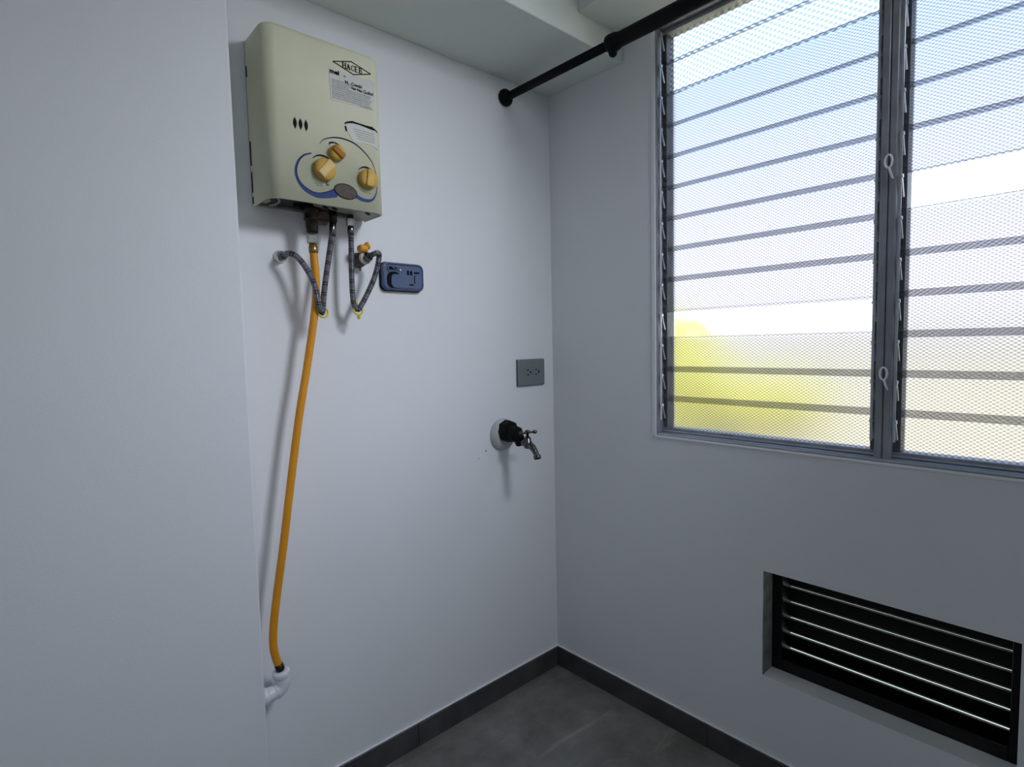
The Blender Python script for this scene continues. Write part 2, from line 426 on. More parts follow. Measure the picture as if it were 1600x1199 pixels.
# holders and links (one shared mesh of each)
hold = B((-.008, -.006, -.0475), (.008, .006, .0475), .002, 1)
box(hold, (-.011, -.0065, -.0475), (-.006, .0065, -.030), .001, 1)
hm = bpy.data.meshes.new('slat_clip'); hold.to_mesh(hm); hold.free(); hm.materials.append(CLIPM)
arm = bmesh.new()
cyl(arm, (-.022, 0, .030), (-.004, 0, -.016), .003, 8)
lathe(arm, (-.022, -.004, .030), (0, 1, 0), [(0, .0045), (.008, .0045)], 10)
am = bpy.data.meshes.new('link_arm'); arm.to_mesh(am); arm.free(); am.materials.append(ALU_L)
for ye, s in ((-.474, 1), (-1.073, -1), (-1.121, 1), (-1.768, -1)):
    for k in range(13):
        zc = Z0 + PIT*(k+.5)
        for nm, me, dy, rx in (('slat_clip', hm, 0, 1), ('link_arm', am, -s*.001, 0)):
            o = bpy.data.objects.new(nm, me); COL.objects.link(o); o.parent = win
            o.location = Vector((.050 if rx else .036, ye+dy, zc))-win.location
            if rx: o.rotation_euler = (0, TILT, 0)
    obj('side_channel', B((.034, ye-.0035 if s < 0 else ye+.0035-.012, WZ0+.012), (.076, ye-.0035+.012 if s < 0 else ye+.0035, WZ1-.022), .001, 1), CLIPM, win)
    obj('link_bar', B((.008, ye-.003, WZ0+.05), (.0115, ye+.003, WZ1-.05), .0008, 1), ALU_L, win)
for z in (1.680, 1.180):                                   # white oval pull levers on the post
    lv = bmesh.new()
    ring = [Vector((-.001-.006*math.cos(t)*0-.004, -1.100+.0075*math.cos(t), z+.012+.015*math.sin(t))) for t in [2*PI*k/20 for k in range(20)]]
    tube(lv, ring, .0024, 8, closed=True)
    tube(lv, spline([(-.005, -1.101, z-.002), (-.003, -1.104, z-.015), (.004, -1.107, z-.028)], 4), .0026, 8)
    obj('pull_lever', lv, WHITEP, win)

# ------------------------------------------------------------------ floor-level vent
vent = thing('vent_grille', (.09, -1.09, VZ0), 'dark slatted vent grille recessed low in the wall under the window', 'vent')
vf = bmesh.new()
FX0, FX1 = .062, .128
box(vf, (FX0, VY0-.030, VZ0), (FX1, VY0, VZ1), .0015, 1)
box(vf, (FX0, VY1, VZ0), (FX1, VY1+.020, VZ1), .0015, 1)
box(vf, (FX0, VY1+.020, VZ1-.024), (FX1, VY0-.030, VZ1), .0015, 1)
box(vf, (FX0, VY1+.020, VZ0), (FX1, VY0-.030, VZ0+.034), .0015, 1)
obj('frame', vf, BLACK, vent)
SLP = .047
for k in range(-1, 6):
    zc = .531 - SLP*k
    hh_ = .0324 + .0004*k; 
    bl = bmesh.new()
    L0, L1 = VY1+.020, VY0-.030
    # blade slopes down and outwards
    bmesh.ops.recalc_face_normals(bl, faces=bl.faces[:])
    pr = [(.070, zc+hh_), (.0715, zc+hh_+.0015), (.1215, zc-hh_+.0015), (.120, zc-hh_)]
    va = [bl.verts.new((p[0], L0, p[1])) for p in pr]; vb = [bl.verts.new((p[0], L1, p[1])) for p in pr]
    for i in range(4): bl.faces.new((va[i], va[(i+1) % 4], vb[(i+1) % 4], vb[i]))
    bl.faces.new(va); bl.faces.new(vb[::-1])
    s_ = obj('slat', bl, BLADE, vent)
    obj('slat_edge', B((.0685, L0, zc+hh_-.0006), (.0725, L1, zc+hh_+.0030), .0008, 1), EDGE_LIT, s_)
    obj('slat_glint_bar', C((.1165, L0, zc-hh_+.0060), (.1165, L1, zc-hh_+.0060), .0024, 8), GLINT, s_)  # added bar imitating light reflected on the blade
rv = bmesh.new()                                           # mortar skin on the left reveal
box(rv, (.004, VY0-.002, VZ0), (FX0, VY0, VZ1))
obj('mortar_reveal', rv, REVEAL, vent, label='rough unpainted mortar on the left side of the recess')

# ------------------------------------------------------------------ curtain rod
RX, RZ = -.2233, 2.137
rod = thing('curtain_rod', (RX, -1.2, RZ), 'black telescopic rod running high along the window from the corner', 'rod')
obj('inner_tube', C((RX, -.02, RZ), (RX, -.49, RZ), .0134, 24), ROD, rod)
obj('outer_tube', C((RX, -.475, RZ), (RX, -2.98, RZ), .0203, 24), ROD, rod)
obj('end_flange', LA((RX, -.0005, RZ), (0, -1, 0), [(0, .026), (.006, .029), (.014, .028), (.022, .021), (.030, .016)], 28), ROD, rod)
obj('end_flange', LA((RX, -2.9995, RZ), (0, 1, 0), [(0, .026), (.006, .029), (.014, .028), (.022, .021), (.030, .016)], 28), ROD, rod)
jc = LA((RX, -.452, RZ), (0, -1, 0), [(0, .016), (.004, .024), (.014, .0255), (.030, .0245), (.040, .0208)], 28)
lathe(jc, (RX, -.468, RZ-.012), (.15, 0, -1), [(0, .012), (.016, .0125), (.022, .010), (.026, .004)], 16)
obj('joint_collar', jc, ROD, rod)

# ------------------------------------------------------------------ water heater
HX0, HX1, HZ0, HZ1, HD = -1.086, -.781, 1.640, 2.046, .132
XC, ZC = -.930, 1.84
heat = thing('water_heater', ((HX0+HX1)/2, -.06, HZ0), 'yellowed cream wall-mounted gas water heater with three amber knobs', 'heater')
cs = bmesh.new()
def hprof(ins, r):
    o = [(HX0+ins, -.012)]
    for cx, a in ((HX0+ins+r, 180), (HX1-ins-r, 270)):
        for k in range(9):
            t = math.radians(a+90*k/8); o.append((cx+r*math.cos(t), -HD+ins+r+r*math.sin(t)))
    o.append((HX1-ins, -.012)); return o
rows = []
RT = .016
lev = [(HZ0, 0), (HZ1-RT, 0)]+[(HZ1-RT+RT*math.sin(t), RT*(1-math.cos(t))) for t in [math.radians(15*k) for k in range(1, 7)]]
for z, ins in lev:
    rows.append([cs.verts.new((x, y, z)) for x, y in hprof(ins, .030-ins*.4)])
for a, c in zip(rows, rows[1:]):
    for k in range(len(a)-1):
        cs.faces.new((a[k], a[k+1], c[k+1], c[k])).smooth = True
cs.faces.new(rows[-1])
# inner skin so that the sheet has a lip below
inn = [cs.verts.new((v.co.x + (.004 if v.co.x < XC else -.004), v.co.y+.004 if v.co.y < -.05 else v.co.y, HZ0)) for v in rows[0]]
inn2 = [cs.verts.new((v.co.x, v.co.y, HZ0+.03)) for v in inn]
for k in range(len(inn)-1):
    cs.faces.new((rows[0][k], rows[0][k+1], inn[k+1], inn[k])); cs.faces.new((inn[k], inn[k+1], inn2[k+1], inn2[k]))
obj('casing', cs, CASE, heat)
obj('back_plate', B((HX0+.002, -.014, HZ0+.004), (HX1-.002, 0, HZ1-.006), .001, 1), PLATEM, heat)
for za, zb in ((1.950, 1.975), (1.738, 1.796), (1.672, 1.722), (1.645, 1.662)):
    obj('side_slot', B((HX0-.0008, -.020, za), (HX0+.003, -.0135, zb)), INK, heat)
# underside; the near-black sheet holds the shade of the open recess
tr_ = PR(rrect(HX0+.005, HX1-.005, -HD+.006, -.002, .030, 6), 0, .003)
tr_.transform(Matrix(((1, 0, 0, 0), (0, 0, 1, 0), (0, 1, 0, HZ0+.010), (0, 0, 0, 1))))
obj('recess_shade_sheet', tr_, UNDER, heat)
bp_ = bmesh.new()
prism(bp_, [(-.985, -.127), (-.965, -.095), (-.90, -.082), (-.865, -.070), (-.845, -.030), (-.80, -.018), (-.786, -.016), (-.786, -.100), (-.790, -.114), (-.800, -.123), (-.812, -.127)], 0, .0015)
bp_.transform(Matrix(((1, 0, 0, 0), (0, 0, 1, 0), (0, 1, 0, HZ0+.0015), (0, 0, 0, 1))))
obj('bottom_plate', bp_, PLATEM, heat, label='grey sheet metal with slots under the front edge')
for x in (-.940, -.915, -.822):
    q = PR(rrect(-.013, .013, -.0045, .0045, .004, 3), 0, .001)
    q.transform(Matrix.Translation((x, -.106, HZ0+.0002)) @ Matrix.Rotation(.75, 4, 'Z') @ Matrix(((1, 0, 0, 0), (0, 0, 1, 0), (0, 1, 0, 0), (0, 0, 0, 1))))
    obj('plate_slot', q, INK, heat)
obj('bent_tab', TU(spline([(-1.062, -.112, HZ0+.009), (-1.052, -.096, HZ0+.001), (-1.056, -.085, HZ0-.004), (-1.066, -.070, HZ0-.006)], 5), .0028, 8), PLATEM, heat)
lipb = bmesh.new(); box(lipb, (HX0+.003, -HD+.032, HZ0-.003), (HX0+.013, -.07, HZ0+.0035), .0012, 1)
obj('bottom_lip', lipb, PLATEM, heat)

YF = -HD-.0003
def dec(b): return b
def D(name, bm, m, parent=heat, label=None): return obj(name, bm, m, parent, label=label)
# three flame-shaped sight holes
for dx in (-.089, -.0755, -.062):
    cx, cz = XC+dx, ZC-.017
    D('sight_hole', PR([(cx, cz+.014), (cx+.0035, cz+.006), (cx+.0045, cz), (cx+.0035, cz-.006), (cx, cz-.014), (cx-.0035, cz-.006), (cx-.0045, cz), (cx-.0035, cz+.006)], YF-.0006, YF+.001), INK)
# brand mark: flat diamond with the name inside
lg = bmesh.new()
pts = [(XC+.014, ZC+.157), (XC+.064, ZC+.1715), (XC+.118, ZC+.1565), (XC+.069, ZC+.141)]
for i in range(4):
    ribbon(lg, [pts[i], pts[(i+1) % 4]], .0021, YF-.0007, YF+.001)
def letters(bm, word, x, z, h, wd, gap, y):
    st = {'H': [[(0, 0), (0, 1)], [(1, 0), (1, 1)], [(0, .5), (1, .5)]],
          'A': [[(0, 0), (.5, 1)], [(.5, 1), (1, 0)], [(.2, .35), (.8, .35)]],
          'C': [[(1, .78), (.8, .96), (.5, 1), (.15, .82), (.02, .5), (.15, .18), (.5, 0), (.8, .04), (1, .22)]],
          'E': [[(0, 0), (0, 1)], [(0, 1), (.9, 1)], [(0, .5), (.7, .5)], [(0, 0), (.95, 0)]],
          'B': [[(0, 0), (0, 1)], [(0, 1), (.6, 1), (.85, .78), (.6, .52), (0, .52)], [(.6, .52), (.95, .27), (.65, 0), (0, 0)]]}
    serif = {'H': [(0, 0), (0, 1), (1, 0), (1, 1)], 'A': [(0, 0), (1, 0)], 'E': [(0, 0), (0, 1)], 'B': [(0, 0), (0, 1)], 'C': []}
    for ch in word:
        for s in st[ch]:
            thick = .0026 if (len(s) == 2 and s[0][0] == s[1][0]) or (ch == 'A' and s[1] == (1, 0)) else .0016
            ribbon(bm, [(x+a*wd, z+c*h) for a, c in s], thick, y-.0007, y+.001)
        for a, c in serif[ch]: ribbon(bm, [(x+a*wd-.0028, z+c*h), (x+a*wd+.0028, z+c*h)], .0012, y-.0007, y+.001)
        x += wd+gap
letters(lg, 'HACEB', XC+.0405, ZC+.1498, .0125, .0072, .0042, YF)
D('brand_mark', lg, INK, label='black outlined diamond lettered HACEB')
# large service sticker
stk = D('service_sticker', PR([(XC+.002, ZC+.138), (XC+.1285, ZC+.140), (XC+.124, ZC+.066), (XC+.005, ZC+.062)], YF-.0006, YF+.001), PAPER)
pg = bmesh.new()
for k in range(9):
    zz = ZC+.112-.0053*k; x1 = XC+.118-.002*((k*7) % 5)-(.055 if k < 3 else 0)
    ribbon(pg, [(XC+.009, zz), (x1, zz+.0002)], .0034 if k % 3 else .0042, YF-.0011, YF)
ribbon(pg, [(XC+.085, ZC+.0665), (XC+.117, ZC+.0668)], .003, YF-.0011, YF)
obj('small_print', pg, PAPERG, stk)
hw = text_bm('mei', XC+.004, ZC+.127, .015, YF-.0011, sx=1.15, bold=.0007)
merge(hw, text_bm('xx.', XC+.040, ZC+.1275, .007, YF-.0011))
merge(hw, text_bm('N.  Combi', XC+.044, ZC+.112, .011, YF-.0011, bold=.0003))
merge(hw, text_bm('Gas Nat.', XC+.060, ZC+.1035, .009, YF-.0011, bold=.0003, rot=-.05))
merge(hw, text_bm('Gulut', XC+.0935, ZC+.1010, .013, YF-.0011, bold=.0002, rot=.03))
obj('handwriting', hw, INK, stk)
# torn sticker
ts = D('torn_sticker', PR([(XC+.041, ZC+.014), (XC+.058, ZC+.019), (XC+.09, ZC+.0165), (XC+.1275, ZC+.012), (XC+.130, ZC-.034), (XC+.116, ZC-.027), (XC+.086, ZC-.0255), (XC+.062, ZC-.029), (XC+.046, ZC-.006)], YF-.0006, YF+.001), PAPER)
obj('torn_edge', RI([(XC+.039, ZC+.0125), (XC+.046, ZC+.0165), (XC+.060, ZC+.0205), (XC+.080, ZC+.0200), (XC+.100, ZC+.0185), (XC+.117, ZC+.0175), (XC+.122, ZC+.015)], [.003, .0045, .0052, .0035, .005, .008, .003], YF-.0012, YF), INK, ts)
te = RI([(XC+.0405, ZC+.006), (XC+.0425, ZC-.006)], .0032, YF-.0012, YF)
obj('torn_edge', te, INK, ts)
te = bmesh.new(); ribbon(te, [(XC+.122, ZC+.018), (XC+.131, ZC+.0105)], .0022, YF-.0012, YF)
obj('torn_edge', te, INK, ts)
tp = bmesh.new()
for k in range(5):
    zz = ZC+.005-.0056*k
    ribbon(tp, [(XC+.064+.002*k, zz), (XC+.122, zz-.001)], .0022, YF-.0011, YF)
obj('small_print', tp, PAPERG, ts)
# control surround: dark swoosh outline with a blue belly
def catmull2(pts, n=8): return [(p.x, p.y) for p in spline([(a, b_, 0) for a, b_ in pts], n)]
sw1 = catmull2([(XC-.030, ZC-.053), (XC-.018, ZC-.040), (XC+.006, ZC-.030), (XC+.035, ZC-.027), (XC+.066, ZC-.033), (XC+.092, ZC-.049), (XC+.112, ZC-.070), (XC+.123, ZC-.098)], 6)
n1 = len(sw1)
D('outline_print', RI(sw1, [.0008+.0022*math.sin(PI*min(1, i/(n1-1)*1.05)) for i in range(n1)], YF-.0007, YF+.001), INKN)
# left swoosh outer and inner edges
outer = catmull2([(XC-.052, ZC-.079), (XC-.072, ZC-.087), (XC-.088, ZC-.105), (XC-.0955, ZC-.130), (XC-.090, ZC-.154), (XC-.073, ZC-.174), (XC-.045, ZC-.185), (XC-.015, ZC-.1825), (XC+.010, ZC-.1765)], 6)
inner = catmull2([(XC-.052, ZC-.0805), (XC-.070, ZC-.0895), (XC-.0845, ZC-.107), (XC-.0905, ZC-.130), (XC-.085, ZC-.151), (XC-.069, ZC-.166), (XC-.045, ZC-.174), (XC-.018, ZC-.168), (XC+.012, ZC-.152)], 6)
bsw = bmesh.new()
for i in range(len(outer)-1):
    q = bmesh.new(); prism(q, [outer[i], outer[i+1], inner[i+1], inner[i]], YF-.0006, YF+.001); merge(bsw, q)
D('blue_swoosh', bsw, INKB, label='wide blue printed swoosh left of the badge')
bsw = bmesh.new()
o2 = catmull2([(XC+.060, ZC-.1700), (XC+.078, ZC-.1755), (XC+.096, ZC-.176), (XC+.112, ZC-.1685), (XC+.122, ZC-.150), (XC+.1255, ZC-.130)], 6)
i2 = catmull2([(XC+.058, ZC-.1560), (XC+.077, ZC-.1660), (XC+.096, ZC-.1680), (XC+.110, ZC-.1630), (XC+.120, ZC-.148), (XC+.1245, ZC-.130)], 6)
for i in range(len(o2)-1):
    q = bmesh.new(); prism(q, [o2[i], o2[i+1], i2[i+1], i2[i]], YF-.0006, YF+.001); merge(bsw, q)

D('blue_swoosh', bsw, INKB, label='short blue printed swoosh right of the badge')
D('outline_print', RI(inner, .0018, YF-.0009, YF+.001), INKN)
oval = D('oval_badge', PR(ell(XC+.034, ZC-.1585, .0300, .0175, 32, -.10), YF-.002, YF+.001), BADGE, label='grey oval badge below the knobs')
obj('badge_rim', TU([Vector((x, YF-.0015, z)) for x, z in ell(XC+.034, ZC-.1585, .0305, .018, 32, -.10)], .0011, 6, closed=True), INK, oval)
D('indicator_lens', LA((XC-.0135, YF+.001, ZC-.1475), (0, -1, 0), [(0, .0042), (.002, .004), (.003, .002)], 12), GREEN, label='small green round indicator')
for (kx, kz, rr, a0, a1) in ((.0105, -.066, .0225, 40, 128), (-.0235, -.1125, .0305, 25, 140), (.096, -.1155, .0275, 30, 140)):
    arc = ell(XC+kx-.002, ZC+kz+.0015, rr, rr, 16, 0, a0, a1); n_ = len(arc)
    D('dial_scale', RI(arc, [.0015+.0032*i/(n_-1) if kx > 0 and kx < .05 else .0015+.0030*math.sin(PI*i/(n_-1)) for i in range(n_)], YF-.0007, YF+.001), INKN)
for (tx, tz, ww) in ((-.007, -.050, .005), (.034, -.060, .004), (-.052, -.106, .005), (.070, -.102, .006), (-.048, -.150, .020), (-.043, -.1545, .016), (.083, -.151, .022)):
    D('small_print', RI([(XC+tx, ZC+tz), (XC+tx+ww, ZC+tz-.0005)], .0016, YF-.0007, YF+.001), INKG)
def knob(kx, kz, r, ang, mbase, mgrip, label=None):
    x, z = XC+kx, ZC+kz
    k = D('knob', LA((x, YF+.001, z), (0, -1, 0), [(0, r*.98), (.012, r), (.0165, r*.94), (.0195, r*.80), (.0205, r*.3)], 32), mbase, label=label)
    g = bmesh.new(); box(g, (-r*.40, -.0165, -r*.86), (r*.40, 0, r*.86), .003, 3)
    g.transform(Matrix.Translation((x, YF-.008, z)) @ Matrix.Rotation(ang, 4, 'Y'))
    obj('knob_grip', g, mgrip, k)
    return k
knob(.0105, -.0695, .0198, math.radians(-52), KNOB, KNOBD, 'small upper knob with a brown grip')
knob(-.0235, -.1160, .0275, math.radians(40), KNOB, KNOBL)
knob(.095, -.1185, .0258, math.radians(8), KNOB, KNOB)

# gas inlet and water connections under the heater
gv = LA((-.963, -.072, HZ0+.006), (0, 0, -1), [(0, .020), (.012, .020), (.014, .0175), (.030, .0165), (.031, .0195), (.034, .0195), (.036, .016), (.052, .0155), (.056, .0145), (.066, .0145), (.068, .012)], 20)
cyl(gv, (-.990, -.055, HZ0-.004), (-.990, -.055, HZ0+.012), .012, 12)
obj('gas_inlet', gv, BRONZE, heat, label='dark brown gas inlet fitting')
mb = bmesh.new(); box(mb, (-.955, -.066, HZ0-.022), (-.905, -.036, HZ0+.004), .006, 2); box(mb, (-.945, -.060, HZ0-.032), (-.912, -.040, HZ0-.018), .004, 2)
obj('valve_manifold', mb, RUST, heat)
wi = LA((-.9015, -.062, HZ0+.008), (0, 0, -1), [(0, .0115), (.030, .0115), (.031, .0100), (.034, .010)], 16)
obj('water_inlet', wi, BRONZE, heat)
wo = LA((-.851, -.062, HZ0+.010), (0, 0, -1), [(0, .0125), (.006, .0125), (.008, .0095), (.0178, .0095)], 16)
obj('water_outlet', wo, BRONZE, heat)

# ------------------------------------------------------------------ orange gas hose
gh = thing('gas_hose', (-1.0, -.07, 1.0), 'long orange rubber gas hose hanging from the heater to the elbow', 'hose')
gpts = spline([(-.9625, -.072, 1.548), (-.961, -.071, 1.520), (-.9585, -.070, 1.470), (-.960, -.069, 1.420), (-.969, -.069, 1.355), (-.993, -.068, 1.230), (-1.0185, -.068, 1.110), (-1.045, -.067, .960), (-1.073, -.066, .790), (-1.095, -.064, .665), (-1.1075, -.062, .580), (-1.110, -.061, .530), (-1.1045, -.060, .495), (-1.097, -.060, .470)], 8)
obj('hose', TU(gpts, .0098, 16), ORANGE, gh)
nut = bmesh.new()
lathe(nut, (-.9635, -.072, 1.574), (0, 0, -1), [(0, .0125), (.0015, .0138), (.021, .0138), (.0225, .0125)], 6, smooth=False)
obj('coupling_nut', nut, NICKEL, gh)
obj('brass_ferrule', LA((-.9625, -.072, 1.553), (.02, .01, -1), [(0, .0095), (.006, .0095), (.007, .0112), (.024, .0112), (.025, .0102)], 16), BRASS, gh)
obj('hose_cuff', LA((-1.1000, -.060, .480), (.28, 0, -1), [(0, .0104), (.016, .0112), (.020, .0095)], 16), BRONZE, gh)

# white PVC elbow
pe = thing('pvc_elbow', (-1.11, -.058, .40), 'white plastic pipe elbow low on the wall where the orange hose ends', 'pipe')
epts = spline([(-1.1475, -.058, .407), (-1.128, -.058, .407), (-1.108, -.058, .409), (-1.0955, -.058, .417), (-1.0905, -.059, .430), (-1.0925, -.060, .446), (-1.0945, -.060, .456)], 6)
obj('elbow_body', TU(epts, [.0185]*12+[.0200]*16+[.0195]*9, 20), PVC, pe)
obj('socket_rim', LA((-1.0930, -.060, .444), (-.12, 0, 1), [(0, .0196), (.002, .0212), (.014, .0212), (.016, .0195), (.0165, .0135)], 24), PVC, pe)
obj('socket_rim', LA((-1.1475, -.058, .407), (1, 0, 0), [(0, .0208), (.016, .0208), (.019, .0186)], 24), PVC, pe)

# ------------------------------------------------------------------ braided water hoses
def nutm(p, d, L=.016, r=.0105):
    q = bmesh.new(); lathe(q, p, d, [(0, r*.9), (.0015, r), (L-.0015, r), (L, r*.9)], 6, smooth=False); return q
h1 = thing('braided_hose', (-.96, -.06, 1.5), 'grey braided hose looping from the left wall outlet past the orange hose to the heater', 'hose', 'braided hoses under the heater')
p1 = spline([(-1.022, -.030, 1.5235), (-1.022, -.048, 1.5245), (-1.013, -.064, 1.522), (-.998, -.072, 1.508), (-.982, -.082, 1.478), (-.971, -.089, 1.446), (-.9645, -.090, 1.412), (-.9585, -.086, 1.386), (-.9515, -.080, 1.3745), (-.9450, -.074, 1.386), (-.9385, -.070, 1.425), (-.927, -.066, 1.480), (-.913, -.063, 1.545), (-.9035, -.062, 1.590), (-.9018, -.062, 1.612)], 7)
obj('hose', TU(p1, .0074, 14, uv=True), BRAID, h1)
obj('hose_nut', nutm((-1.022, -.012, 1.523), (0, -1, 0), .018, .0115), CHROME, h1)
obj('wall_rose', LA((-1.022, 0, 1.523), (0, -1, 0), [(0, .017), (.006, .016), (.012, .010), (.013, .008)], 20), NICKEL, h1)
obj('hose_ferrule', C((-.9016, -.062, 1.6135), (-.9045, -.062, 1.578), .0088, 16, bev=.001), CHROME, h1)
h2 = thing('braided_hose', (-.82, -.06, 1.5), 'grey braided hose looping from the heater to the orange-handled valve', 'hose', 'braided hoses under the heater')
p2 = spline([(-.851, -.062, 1.612), (-.851, -.062, 1.580), (-.8525, -.062, 1.530), (-.854, -.062, 1.470), (-.853, -.062, 1.415), (-.8475, -.062, 1.393), (-.8390, -.063, 1.3875), (-.8300, -.064, 1.399), (-.812, -.066, 1.430), (-.791, -.068, 1.472), (-.778, -.070, 1.510), (-.7755, -.074, 1.532), (-.7800, -.082, 1.543), (-.7880, -.080, 1.5430), (-.7960, -.071, 1.5385), (-.7985, -.062, 1.5355)], 7)
obj('hose', TU(p2, .0074, 14, uv=True), BRAID, h2)
obj('hose_nut', nutm((-.851, -.062, 1.632), (0, 0, -1), .021, .0125), NICKEL, h2)
obj('hose_ferrule', C((-.851, -.062, 1.612), (-.8512, -.062, 1.588), .0090, 16, bev=.001), CHROME, h2)
obj('hose_nut', nutm((-.7995, -.0485, 1.5345), (.12, -1, .08), .016, .0125), CHROME, h2)

def ring_tag(cx, cy, cz, tabs, label):
    t = thing('plastic_ring', (cx, cy, cz), label, 'ring', 'yellow rings on the hose loops')
    pts = [Vector((cx+.0135*math.cos(a), cy+.004*math.sin(a*1), cz+.0135*math.sin(a))) for a in [2*PI*k/28 for k in range(28)]]
    obj('hoop', TU(pts, .0026, 10, closed=True), YELLOW, t)
    for a in tabs:
        q = Vector((math.cos(a), 0, math.sin(a)))
        obj('tab', LA(Vector((cx, cy, cz))+q*.013, q, [(0, .003), (.006, .0045), (.010, .0045), (.012, .003)], 12), YELLOW, t)
ring_tag(-.9475, -.080, 1.377, (), 'plain thin yellow plastic ring on the left hose loop')
ring_tag(-.8400, -.063, 1.386, (1.75, -1.45), 'yellow plastic ring with a tab on the right hose loop')

# shut-off valve
sv = thing('shutoff_valve', (-.812, -.03, 1.535), 'brown wall valve with a small orange handle beside the right hose', 'valve')
VD = Vector((.12, -1, .08))
obj('valve_body', LA((-.806, 0, 1.530), VD, [(0, .018), (.003, .0215), (.010, .022), (.022, .0195), (.036, .0175), (.038, .0165)], 22), RUST, sv)
obj('white_collar', LA((-.8015, -.038, 1.533), VD, [(0, .0172), (.002, .0178), (.008, .0178), (.010, .0160)], 22), WASHER, sv)
obj('stem', LA((-.801, -.046, 1.547), (0, 0, 1), [(0, .004), (.010, .004)], 10), BRONZE, sv)
hh = bmesh.new()
box(hh, (-.824, -.060, 1.547), (-.796, -.034, 1.568), .008, 3)
tube(hh, spline([(-.815, -.046, 1.556), (-.805, -.048, 1.561), (-.797, -.050, 1.566), (-.791, -.051, 1.568)], 4), [.006, .0065, .007, .0075, .008, .0085, .009, .0098, .0105, .0108, .0105, .009, .005], 14)
obj('handle', hh, ORANGEP, sv)
obj('drain_pin', C((-.803, -.014, 1.511), (-.803, -.014, 1.501), .002, 8), RUST, sv)

# ------------------------------------------------------------------ blue-grey wall box beside the valve
wp = thing('gas_outlet_cover', (-.662, 0, 1.49), 'blue-grey rounded plastic cover plate on the wall right of the hoses', 'plate')
PX0, PX1, PZ0, PZ1 = -.7335, -.5915, 1.4510, 1.5325
pb = bmesh.new()
a_ = [pb.verts.new((x, 0, z)) for x, z in rrect(PX0, PX1, PZ0, PZ1, .018, 6)]
b_ = [pb.verts.new((x, -.016, z)) for x, z in rrect(PX0, PX1, PZ0, PZ1, .018, 6)]
c_ = [pb.verts.new((x, -.020, z)) for x, z in rrect(PX0+.004, PX1-.004, PZ0+.004, PZ1-.004, .015, 6)]
d_ = [pb.verts.new((x, -.017, z)) for x, z in rrect(PX0+.007, PX1-.007, PZ0+.007, PZ1-.007, .013, 6)]
for u, v in ((a_, b_), (b_, c_), (c_, d_)):
    for k in range(len(u)): pb.faces.new((u[k], u[(k+1) % len(u)], v[(k+1) % len(v)], v[k])).smooth = (u is b_)
pb.faces.new(d_)
obj('cover', pb, BLUEP, wp)
obj('cover_gasket', PR(rrect(PX0-.002, PX1+.002, PZ0-.002, PZ1+.002, .019, 6), -.006, 0), BLUED, wp)
# flat dark patch painted with the crescent hollow's shade, and raised tongue
obj('hollow', PR([(x, z) for x, z in rrect(-.720, -.672, 1.456, 1.506, .020, 7)], -.0176, -.0165), BLUED, wp, label='crescent hollow, its shade painted dark')
obj('tongue', PR(rrect(-.706, -.604, 1.4585, 1.4985, .013, 6), -.0195, -.0165), BLUEP, wp)
obj('bracket', TU(spline([(-.712, -.018, 1.505), (-.716, -.019, 1.512), (-.714, -.019, 1.520), (-.706, -.019, 1.522), (-.697, -.019, 1.515), (-.686, -.019, 1.512), (-.678, -.019, 1.514)], 4), .0022, 8), BLUEP, wp)
obj('bracket_shadow_gap', PR(rrect(-.712, -.684, 1.511, 1.519, .0038, 4), -.0182, -.0165), BLUED, wp)  # dark patch with the shade behind the bracket in its colour
obj('screw', LA((-.674, -.0165, 1.5115), (0, -1, 0), [(0, .0042), (.0025, .0040), (.0035, .0025)], 14), NICKEL, wp)
for x0, x1, z0, z1 in ((-.650, -.645, 1.4985, 1.512), (-.639, -.634, 1.498, 1.5115), (-.626, -.608, 1.5045, 1.5085), (-.6455, -.630, 1.4675, 1.4715), (-.6275, -.6245, 1.474, 1.497)):
    obj('slot', PR(rrect(x0, x1, z0, z1, min(x1-x0, z1-z0)*.35, 3), -.0202, -.0165), BLUED, wp)

# ------------------------------------------------------------------ socket plate
ou = thing('power_outlet', (-.125, 0, 1.177), 'grey double power socket plate on the wall near the corner', 'outlet')
OX0, OX1, OZ0, OZ1 = -.1925, -.0575, 1.1300, 1.2250
plt = bmesh.new()
a_ = [plt.verts.new((x, 0, z)) for x, z in rrect(OX0, OX1, OZ0, OZ1, .003, 3)]
b_ = [plt.verts.new((x, -.010, z)) for x, z in rrect(OX0, OX1, OZ0, OZ1, .003, 3)]
c_ = [plt.verts.new((x, -.0125, z)) for x, z in rrect(OX0+.003, OX1-.003, OZ0+.003, OZ1-.003, .002, 3)]
for u, v in ((a_, b_), (b_, c_)):
    for k in range(len(u)): plt.faces.new((u[k], u[(k+1) % len(u)], v[(k+1) % len(v)], v[k]))
plt.faces.new(c_)
obj('plate', plt, GREYP, ou)
obj('mounting_box', B((OX0-.0012, -.005, OZ0-.0012), (OX1+.0012, 0, OZ1+.0012)), GREYD, ou)
for cx in (-.144, -.102):
    s_ = obj('socket', PR(rrect(cx-.016, cx+.017, 1.158, 1.197, .006, 4), -.0136, -.012), GREYP, ou)
    for dz in (.0085, -.0085):
        obj('socket_slot', B((cx-.008, -.0141, 1.1775+dz-.0019), (cx+.002, -.013, 1.1775+dz+.0019)), INK, s_)
    obj('ground_hole', C((cx+.0105, -.0141, 1.1775), (cx+.0105, -.013, 1.1775), .0042, 12), INK, s_)

